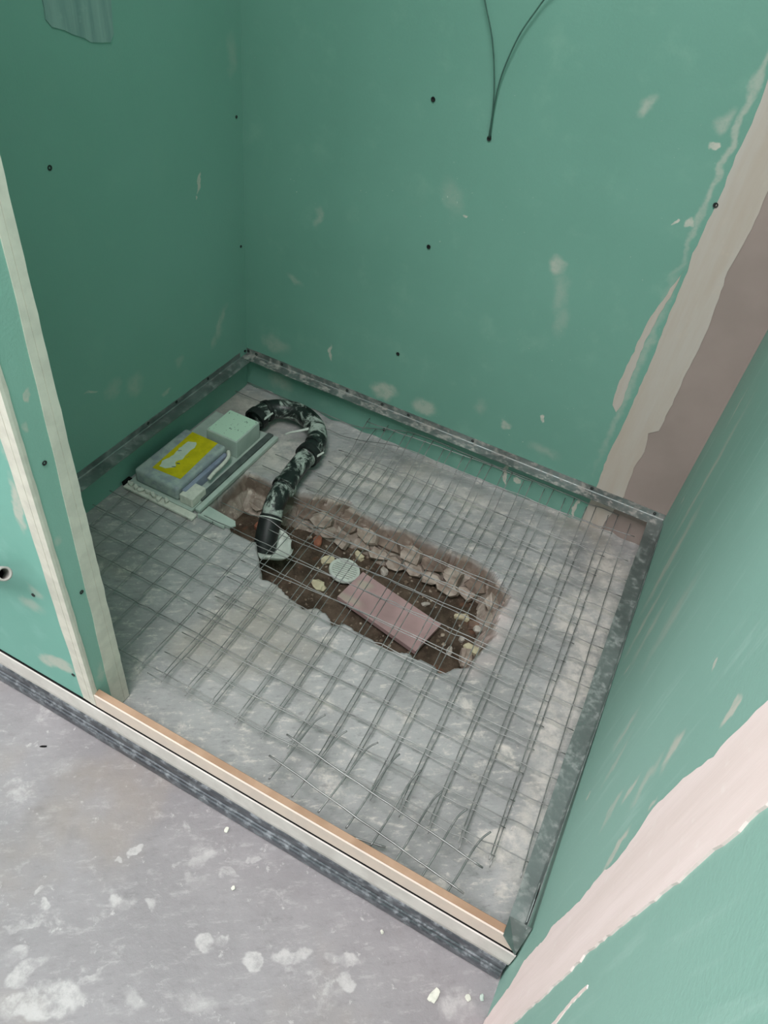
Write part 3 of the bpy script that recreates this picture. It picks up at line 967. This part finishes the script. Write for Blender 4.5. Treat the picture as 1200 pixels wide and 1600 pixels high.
pb = empty('drain_pump', (0.10, -0.31, 0.0), 'boxed shower drain pump in clear film with yellow label beside the left wall', 'drain pump')
tray = obj('tray', box(0.012, 0.178, -0.460, -0.150, 0.002, 0.010, .002), m_tray, pb)
obj('tray_flange', box(0.181, 0.193, -0.452, -0.150, 0.002, 0.013, .002), m_tray, tray)
obj('flange_groove', box(0.166, 0.1805, -0.425, -0.152, 0.0101, 0.016, .001), m_groove, tray)
obj('front_flange', box(0.012, 0.193, -0.478, -0.4605, 0.002, 0.009, .002), m_foam, tray)
body = obj('body', box(0.024, 0.138, -0.452, -0.278, 0.0102, 0.046, .008, 3), m_body, pb, smooth=True)
lab = slab([(0.047, -0.283), (0.117, -0.283), (0.125, -0.424), (0.054, -0.428)], 'xy', 0.0462, 0.0006)
yl = obj('yellow_label', lab, m_yel, pb, label='bright yellow warning label')
tw = rough_poly([(0.062, -0.315), (0.078, -0.308), (0.086, -0.325), (0.084, -0.345), (0.088, -0.37), (0.082, -0.385), (0.092, -0.40), (0.078, -0.415), (0.064, -0.416), (0.058, -0.40), (0.064, -0.37), (0.06, -0.345)], .006, .0012, 4)
obj('torn_patch', slab(tw, 'xy', 0.0469, 0.0005), m_lwhite, yl, label='torn white patch on the yellow label')
for q, (x, y, a) in enumerate(((0.066, -0.352, .6), (0.09, -0.388, .2), (0.089, -0.402, .4), (0.093, -0.36, .9))):
    sp = [(x + .005 * math.cos(a), y + .005 * math.sin(a)), (x + .0018, y + .003), (x - .005 * math.cos(a), y - .004 * math.sin(a)), (x - .001, y - .002)]
    obj('ink_mark', slab(sp, 'xy', 0.0475, 0.0002), m_groove, yl)
obj('lilac_strip', box(0.1395, 0.150, -0.44, -0.29, 0.0102, 0.036, .003), m_lilac, pb)
blk = obj('outlet_block', box(0.074, 0.158, -0.268, -0.176, 0.0102, 0.058, .003), m_tray, pb)
obj('pale_label', slab([(0.077, -0.179), (0.155, -0.179), (0.155, -0.265), (0.077, -0.265)], 'xy', 0.0582, 0.0005), m_mint, blk, label='pale printed label on the outlet block')
obj('foam_block', box(0.142, 0.176, -0.452, -0.405, 0.0102, 0.034, .003), m_foam, pb, label='white foam block at the front corner')
rib = catmull([(0.148, -0.286, .04), (0.158, -0.30, .037), (0.160, -0.325, .034), (0.158, -0.35, .03), (0.16, -0.375, .028)], 5)
obj('film_ribbon', xform(tube(rib, .0045, 6), Matrix.Identity(4)), m_foam, pb, smooth=True)
for q in range(7):
    x = 0.022 + q * .016
    obj('foam_crumb', chunk((x, -0.466 - .002 * (q % 3), .0135), (.010, .006, .0075), 40 + q), m_foam, pb)
obj('gap_shade_block', box(0.002, 0.0115, -0.470, -0.448, 0.0005, 0.010, .001), m_black, pb)  # black block paints the dark gap at the front left of the pump

tq = [(0.196, -0.424), (0.268, -0.430), (0.276, -0.440), (0.268, -0.452), (0.196, -0.462)]
obj('plastic_trim_offcut', join(slab(tq, 'xy', 0.0012, 0.004), box(0.196, 0.262, -0.462, -0.4585, 0.0052, 0.012)), m_tray, label='short pale plastic trim offcut lying at the front corner of the drain pump', cat='trim offcut')

# ------------------------------------------------------------------ waste pipe
m_pipe = NT('black_pipe', .38, .5)
_n = m_pipe.noise(24, 6, .72, dist=.6)
_k = m_pipe.math('MULTIPLY', m_pipe.ramp(_n, .48, .60), m_pipe.ramp(m_pipe.noise(9, 2), .36, .56, .15, 1))
m_pipe.col(m_pipe.mix(_k, lin(30, 36, 34), lin(176, 186, 176)))
m_pipe.setin(m_pipe.b.inputs['Roughness'], m_pipe.ramp(_k, 0, 1, .35, .8))
m_pipe.bump(_n, .001)
m_pipe = m_pipe.m
m_rub = simple('black_rubber', (26, 28, 28), (36, 40, 38), 60, .5, .4)
m_whitep = simple('white_plastic', (212, 216, 206), (196, 204, 194), 30, .4, .4)

wp = empty('waste_pipe', (0.25, -0.22, 0.0), 'black plaster-smeared waste pipe looping from the pump down into the hole', 'pipe')
RP = 0.0235
bend = catmull([(0.128, -0.148, .036), (0.132, -0.112, .040), (0.160, -0.082, .040), (0.206, -0.072, .040), (0.258, -0.094, .040), (0.292, -0.140, .040), (0.300, -0.190, .039), (0.301, -0.205, .039)], 7)
obj('bend', tube(bend, RP, 20), m_pipe, wp, smooth=True, label='black U-shaped bend with white plaster smears')
straight = catmull([(0.301, -0.2055, .039), (0.306, -0.270, .038), (0.316, -0.335, .034), (0.322, -0.365, .026), (0.328, -0.385, .015)], 6)
st = obj('straight_pipe', tube(straight, RP * .95, 20), m_pipe, wp, smooth=True)
tip = catmull([(0.3282, -0.3855, .0145), (0.334, -0.405, .000), (0.341, -0.425, -.019), (0.346, -0.438, -.036)], 5)
obj('pipe_end', tube(tip, RP * 1.02, 20), m_rub, wp, smooth=True, label='black cut end of the pipe')


def ring(p, axis, r0, r1, w, n=24):
    q = Vector(axis).to_track_quat('Z', 'Y').to_matrix().to_4x4()
    M = Matrix.Translation(p) @ q
    V, F = [], []
    for r, z in ((r0, -w / 2), (r1, -w / 2), (r1 + .0004, 0), (r1, w / 2), (r0, w / 2)):
        for k in range(n):
            a = 2 * math.pi * k / n
            V.append((r * math.cos(a), r * math.sin(a), z))
    for i in range(5):
        for k in range(n):
            k2, i2 = (k + 1) % n, (i + 1) % 5
            F.append((i * n + k, i * n + k2, i2 * n + k2, i2 * n + k))
    return xform((V, F), M)


obj('socket_collar', ring((0.1285, -0.145, .0362), (0.1, 1, .1), RP + .0002, RP + .005, .018), m_rub, wp, smooth=False)
obj('socket_collar', ring((0.134, -0.110, .040), (0.4, 1, 0), RP + .0002, RP + .003, .010), m_rub, wp)
obj('socket_collar', ring((0.3005, -0.192, .039), (0, 1, 0), RP + .0002, RP + .005, .020), m_rub, wp)
obj('socket_collar', ring((0.2965, -0.158, .040), (.15, 1, 0), RP + .0002, RP + .0025, .008), m_pipe, wp)
obj('socket_collar', ring((0.312, -0.310, .0358), (-.12, 1, .06), RP - .001, RP + .003, .012), m_pipe, wp)
obj('rim_highlight', ring((0.3295, -0.3895, .0115), (-.3, 1, .75), RP + .0006, RP + .0022, .0022), m_whitep, wp, label='thin white ring painted as a highlight round the pipe end')  # white ring stands in for the highlight along the pipe rim
for (p, q) in (((0.152, -0.150, .047), (0.166, -0.133, .062)), ((0.322, -0.20, .046), (0.336, -0.184, .058))):
    obj('clip_tab', tube([p, q], [.0028, .0022], 6), m_whitep, wp, label='white clip tab')
tie = catmull([(0.262, -0.118, .050), (0.245, -0.138, .048), (0.226, -0.150, .042), (0.215, -0.155, .035)], 5)
obj('tie_strip', tube(tie, [.004 - .0025 * i / (len(catmull([(0, 0, 0), (1, 0, 0), (2, 0, 0), (3, 0, 0)], 5)) - 1) for i in range(len(tie))], 6), m_whitep, wp, smooth=True)

# white plastic half shell under the pipe end
V, F = [], []
c0, ax = Vector((0.354, -0.440, -0.004)), Vector((0.62, 0.52, -0.30)).normalized()
sd = ax.cross(Vector((0, 0, 1))).normalized()
upv = sd.cross(ax)
nu, nv = 14, 16
for s_ in (0.0, 0.0022):
    for i in range(nu + 1):
        u = i / nu
        rr = 0.043 * (1 - .12 * u) * math.sqrt(max(0.02, 1 - max(0, (u - .55) / .47) ** 2)) + s_
        cc = c0 + ax * (-0.012 + 0.066 * u)
        for j in range(nv + 1):
            a = math.pi + math.pi * j / nv
            V.append(tuple(cc + sd * math.cos(a) * rr + upv * (math.sin(a) * rr * .75 + .008)))
k = (nu + 1) * (nv + 1)
for i in range(nu):
    for j in range(nv):
        a = i * (nv + 1) + j
        F += [(a, a + 1, a + nv + 2, a + nv + 1), (k + a, k + a + nv + 1, k + a + nv + 2, k + a + 1)]
for i in range(nu):
    for j in (0, nv):
        a, b = i * (nv + 1) + j, (i + 1) * (nv + 1) + j
        F.append((a, b, b + k, a + k))
for i in (0, nu):
    for j in range(nv):
        a = i * (nv + 1) + j
        F.append((a, a + 1, a + 1 + k, a + k))
obj('plastic_scoop', (V, F), m_whitep, smooth=True, label='white rounded plastic shell lying in the hole under the black pipe end', cat='plastic shell')

# ------------------------------------------------------------------ things in the pit
m_slab = NT('mauve_board', .7, .3)
_n = m_slab.noise(12, 5, .6)
_c = m_slab.mix(m_slab.ramp(_n, .35, .65), lin(178, 148, 146), lin(164, 136, 134))
_b = m_slab.blobs('xy', [(0.562, -0.385, .026, .016, 20, .8, .7), (0.55, -0.435, .05, .012, -5, .6, .7)], m_slab.warp(30, .02))
m_slab.col(m_slab.mix(_b, _c, lin(178, 170, 154)))
m_slab = m_slab.m
zb = -0.062
sb = slab([(0.541, -0.354), (0.742, -0.388), (0.726, -0.479), (0.529, -0.444)], 'xy', 0.0, 0.010)
Ms = Matrix.Translation((0.635, -0.416, zb - .009)) @ Matrix.Rotation(math.radians(1.5), 4, 'Y') @ Matrix.Rotation(math.radians(-2.0), 4, 'X') @ Matrix.Translation((-0.635, 0.416, 0))
obj('board_offcut', xform(sb, Ms), m_slab, label='mauve-pink rectangular board offcut lying in the hole', cat='board offcut')

dr = empty('drain_grate', (0.503, -0.365, -0.078), 'round white slotted drain grate lying beside the mauve board', 'drain grate')
Md = Matrix.Translation((0.503, -0.366, -0.069)) @ Matrix.Rotation(math.radians(-4), 4, 'X') @ Matrix.Rotation(math.radians(5), 4, 'Y')
V, F = [], []
rings = [(0.0265, -.004), (0.0335, -.004), (0.0345, 0.0), (0.0335, .0035), (0.0275, .0035), (0.0262, .001)]
nn = 40
for r, z in rings:
    for k in range(nn):
        a = 2 * math.pi * k / nn
        V.append((r * math.cos(a), r * math.sin(a), z))
for i in range(len(rings)):
    for k in range(nn):
        k2, i2 = (k + 1) % nn, (i + 1) % len(rings)
        F.append((i * nn + k, i * nn + k2, i2 * nn + k2, i2 * nn + k))
obj('rim', xform((V, F), Md), m_whitep, dr, smooth=False)
obj('slot_shade', xform(lathe([(0.0262, -.0042), (0.0262, -.0036)], 32), Md), m_black, dr)  # black disc paints the shade between the slats
Mr = Md @ Matrix.Rotation(math.radians(14), 4, 'Z')
for q in range(9):
    yy = -0.0236 + 0.0059 * q
    hl = math.sqrt(max(0.0, .0268 ** 2 - yy * yy))
    obj('slat', xform(box(-hl, hl, yy - .0016, yy + .0016, -.0034, .0022), Mr), m_whitep, dr)

m_rub1 = simple('rubble_cream', (206, 198, 166), (190, 178, 150), 60, .85, .2, bump=.001)
m_rub2 = simple('rubble_grey', (198, 190, 180), (170, 160, 150), 60, .85, .2, bump=.001)
m_rub3 = simple('rubble_brick', (170, 112, 88), (142, 94, 76), 60, .9, .15, bump=.001)
m_rub4 = simple('rubble_brown', (140, 116, 100), (116, 96, 84), 60, .9, .15, bump=.001)
lumps = [
    ('stone', 'cream stone lump touching the white drain grate at its left', (0.455, -0.352, .022, .014, .010), m_rub1, 1),
    ('stone', 'cream irregular stone between the drain grate and the front of the hole', (0.474, -0.425, .024, .016, .011), m_rub1, 2),
    ('stone', 'pale flat pebble on the earth near the front right corner of the hole', (0.782, -0.428, .013, .009, .008), m_rub2, 3),
    ('stone', 'small pale stone at the right end of the hole below the cream lump', (0.792, -0.388, .008, .009, .008), m_rub2, 4),
    ('stone', 'slim pale stone sliver behind the mauve board', (0.690, -0.345, .014, .007, .006), m_rub2, 5),
    ('stone', 'tall cream flake standing at the right end of the hole', (0.770, -0.335, .010, .022, .014), m_rub1, 6),
    ('brick_fragment', 'orange-red brick fragment at the broken edge right of the black pipe', (0.408, -0.318, .022, .013, .012), m_rub3, 7),
    ('brick_fragment', 'small dull red brick crumb below the pipe in the left of the hole', (0.270, -0.345, .018, .012, .012), m_rub3, 8),
    ('brick_fragment', 'brown lump at the front right corner of the hole', (0.792, -0.492, .016, .012, .013), m_rub4, 9),
    ('brick_fragment', 'reddish brown lump under the right rim of the hole', (0.800, -0.345, .015, .014, .013), m_rub4, 10),
    ('stone', 'ochre stone under the middle of the broken back edge', (0.505, -0.300, .018, .011, .012), m_rub1, 11),
    ('stone', 'grey stone wedged under the back edge of the hole behind the drain grate', (0.575, -0.312, .014, .010, .011), m_rub2, 12),
    ('stone', 'cream piece of broken screed on the right lip of the hole', (0.826, -0.425, .012, .030, .010), m_rub1, 13),
    ('stone', 'bluish white stone on the right lip just behind the cream screed piece', (0.814, -0.372, .012, .010, .009), m_rub2, 14)]
for nm, lb, (x, y, a, b, c), mt, sd_ in lumps:
    z = zsoil(x, y) + c * .45
    if sd_ in (13, 14):
        z = -0.048
    obj(nm, chunk((x, y, z), (a, b, c), sd_), mt, label=lb, cat='stone' if nm == 'stone' else 'brick', group='rubble in the hole')
# crumbs too many to count
parts = []
r = random.Random(77)
for q in range(260):
    x, y = r.uniform(.22, .83), r.uniform(-.54, -.27)
    ins, _ = pdist(BOT, np.array([x]), np.array([y]))
    if not ins[0]:
        continue
    s = r.uniform(.001, .0042) * (1.5 if (y > -.33 or x > .74) else 1)
    bm = bmesh.new()
    bmesh.ops.create_icosphere(bm, subdivisions=1, radius=s)
    for v in bm.verts:
        v.co *= r.uniform(.7, 1.2)
        v.co.z *= .7
    bmesh.ops.translate(bm, verts=bm.verts, vec=(x, y, zsoil(x, y) + s * .3))
    parts.append(from_bm(bm))
m_grit = simple('grit', (112, 96, 82), (170, 156, 140), 70, .9, .15, lo=.45, hi=.6)
obj('rubble_grit', join(*parts), m_grit, label='fine brown and pale grit strewn over the earth in the hole', cat='grit', kind='stuff')

# broken screed pieces along the back slope
r = random.Random(5)
m_brk = simple('broken_screed', (182, 168, 156), (146, 130, 118), 45, .85, .2, bump=.002)
m_brk2 = simple('broken_screed_brown', (142, 124, 112), (116, 100, 90), 45, .85, .2, bump=.002)
rowA = [(0.352 + .052 * i, -0.262 - .012 * (i < 2) - .004 * (i % 2), -0.033) for i in range(9)]
rowB = [(0.372 + .043 * i, -0.276 - .006 * (i % 3), -0.058) for i in range(10)] + [(0.820, -0.300, -0.03), (0.832, -0.345, -0.030), (0.822, -0.45, -0.036), (0.30, -0.295, -0.045), (0.245, -0.30, -0.05)]
for i, (x, y, z) in enumerate(rowA + rowB):
    big = 0.024 if i < len(rowA) else 0.020
    k = r.randint(7, 10)
    a0 = r.uniform(0, 6.28)
    pl = [(big * r.uniform(.6, 1.35) * math.cos(a0 + 6.283 * q / k) * 1.25, big * r.uniform(.6, 1.0) * math.sin(a0 + 6.283 * q / k)) for q in range(k)]
    g = slab(pl, 'xy', 0.0, 0.012)
    tilt = r.uniform(38, 62)
    top_ = len(g[0]) // 2
    gv = [(p[0] * (1 if q < top_ else .86), p[1] * (1 if q < top_ else .84), p[2] + (0 if q < top_ else r.uniform(-.003, .003))) for q, p in enumerate(g[0])]
    zr = -1.2 if x > .815 else r.uniform(-.25, .25)
    M = Matrix.Translation((x, y - .004, z - .008)) @ Matrix.Rotation(zr, 4, 'Z') @ Matrix.Rotation(math.radians(tilt), 4, 'X')
    obj('screed_fragment', xform((gv, g[1]), M), (m_brk2 if (i < len(rowA) and i % 2 == 0) else m_brk), fs)

# ------------------------------------------------------------------ wall fittings
m_cable = simple('green_grey_cable', (70, 104, 92), (62, 94, 84), 60, .5, .4)
cb = empty('cable', (0.515, -0.002, 0.725), 'pair of thin dark cables sprouting from a hole in the back wall', 'cable')
obj('conductor', tube(catmull([(0.515, 0.004, 0.724), (0.515, -0.006, 0.732), (0.514, -0.010, 0.77), (0.507, -0.012, 0.815), (0.49, -0.012, 0.87), (0.466, -0.012, 0.918), (0.44, -0.012, 0.98), (0.43, -0.01, 1.08)], 8), .0012, 8), m_cable, cb, smooth=True)
obj('conductor', tube(catmull([(0.5165, 0.004, 0.7255), (0.5165, -0.004, 0.735), (0.514, -0.006, 0.775), (0.516, -0.008, 0.82), (0.530, -0.010, 0.875), (0.548, -0.010, 0.913), (0.575, -0.012, 0.952), (0.64, -0.012, 1.0), (0.72, -0.01, 1.04)], 8), .0012, 8), m_cable, cb, smooth=True)

m_cond = simple('grey_conduit', (168, 162, 156), (150, 146, 142), 40, .5, .4)
cdp = empty('conduit_stub', (0.15, YF - .001, 0.255), 'grey conduit stub poking out of the partition beside the left edge', 'conduit')
path = catmull([(0.15, YF + .004, 0.255), (0.20, YF - .013, 0.290), (0.255, YF - .023, 0.333), (0.302, YF - .031, 0.369)], 6)
V, F = tube(path, .0095, 18, caps=False)
Vi, Fi = tube(path, .0068, 18, caps=False)
n = len(V)
last = (len(path) - 1) * 18
cap = [(last + k, last + (k + 1) % 18, n + last + (k + 1) % 18, n + last + k) for k in range(18)]
obj('tube_wall', (list(V) + list(Vi), list(F) + [tuple(i + n for i in q) for q in Fi] + cap), m_cond, cdp, smooth=True)
obj('bore_shade', tube(path[:-3], .0066, 14), m_black, cdp)  # black plug paints the shade inside the tube

# ------------------------------------------------------------------ crumbs on the room floor
chips = [('half-moon white plaster chip on the room floor near the right wall', (0.994, -0.992, .014, .008, .003), m_foam),
         ('tiny dark splinter on the room floor in front of the partition', (0.286, -0.985, .008, .002, .002), m_black),
         ('pale crumb on the room floor beside the middle of the floor track', (0.677, -1.012, .004, .004, .003), m_foam),
         ('pale grey crumb lying right of the half-moon plaster chip', (1.036, -0.972, .006, .005, .004), m_foam),
         ('small flake nearest the right end of the floor track', (1.053, -0.962, .004, .006, .003), m_tray),
         ('pale chip against the floor track left of its middle', (0.619, -0.948, .006, .004, .002), m_foam),
         ('pale chip lying on the floor close to the right half of the floor track', (0.895, -0.957, .004, .003, .003), m_foam)]
for i, (lb, (x, y, a, b, c), mt) in enumerate(chips):
    obj('plaster_chip' if mt is not m_black else 'splinter', chunk((x, y, ZO + c * .5), (a, b, c), 90 + i), mt, label=lb, cat='chip' if mt is not m_black else 'splinter', group='crumbs on the room floor')
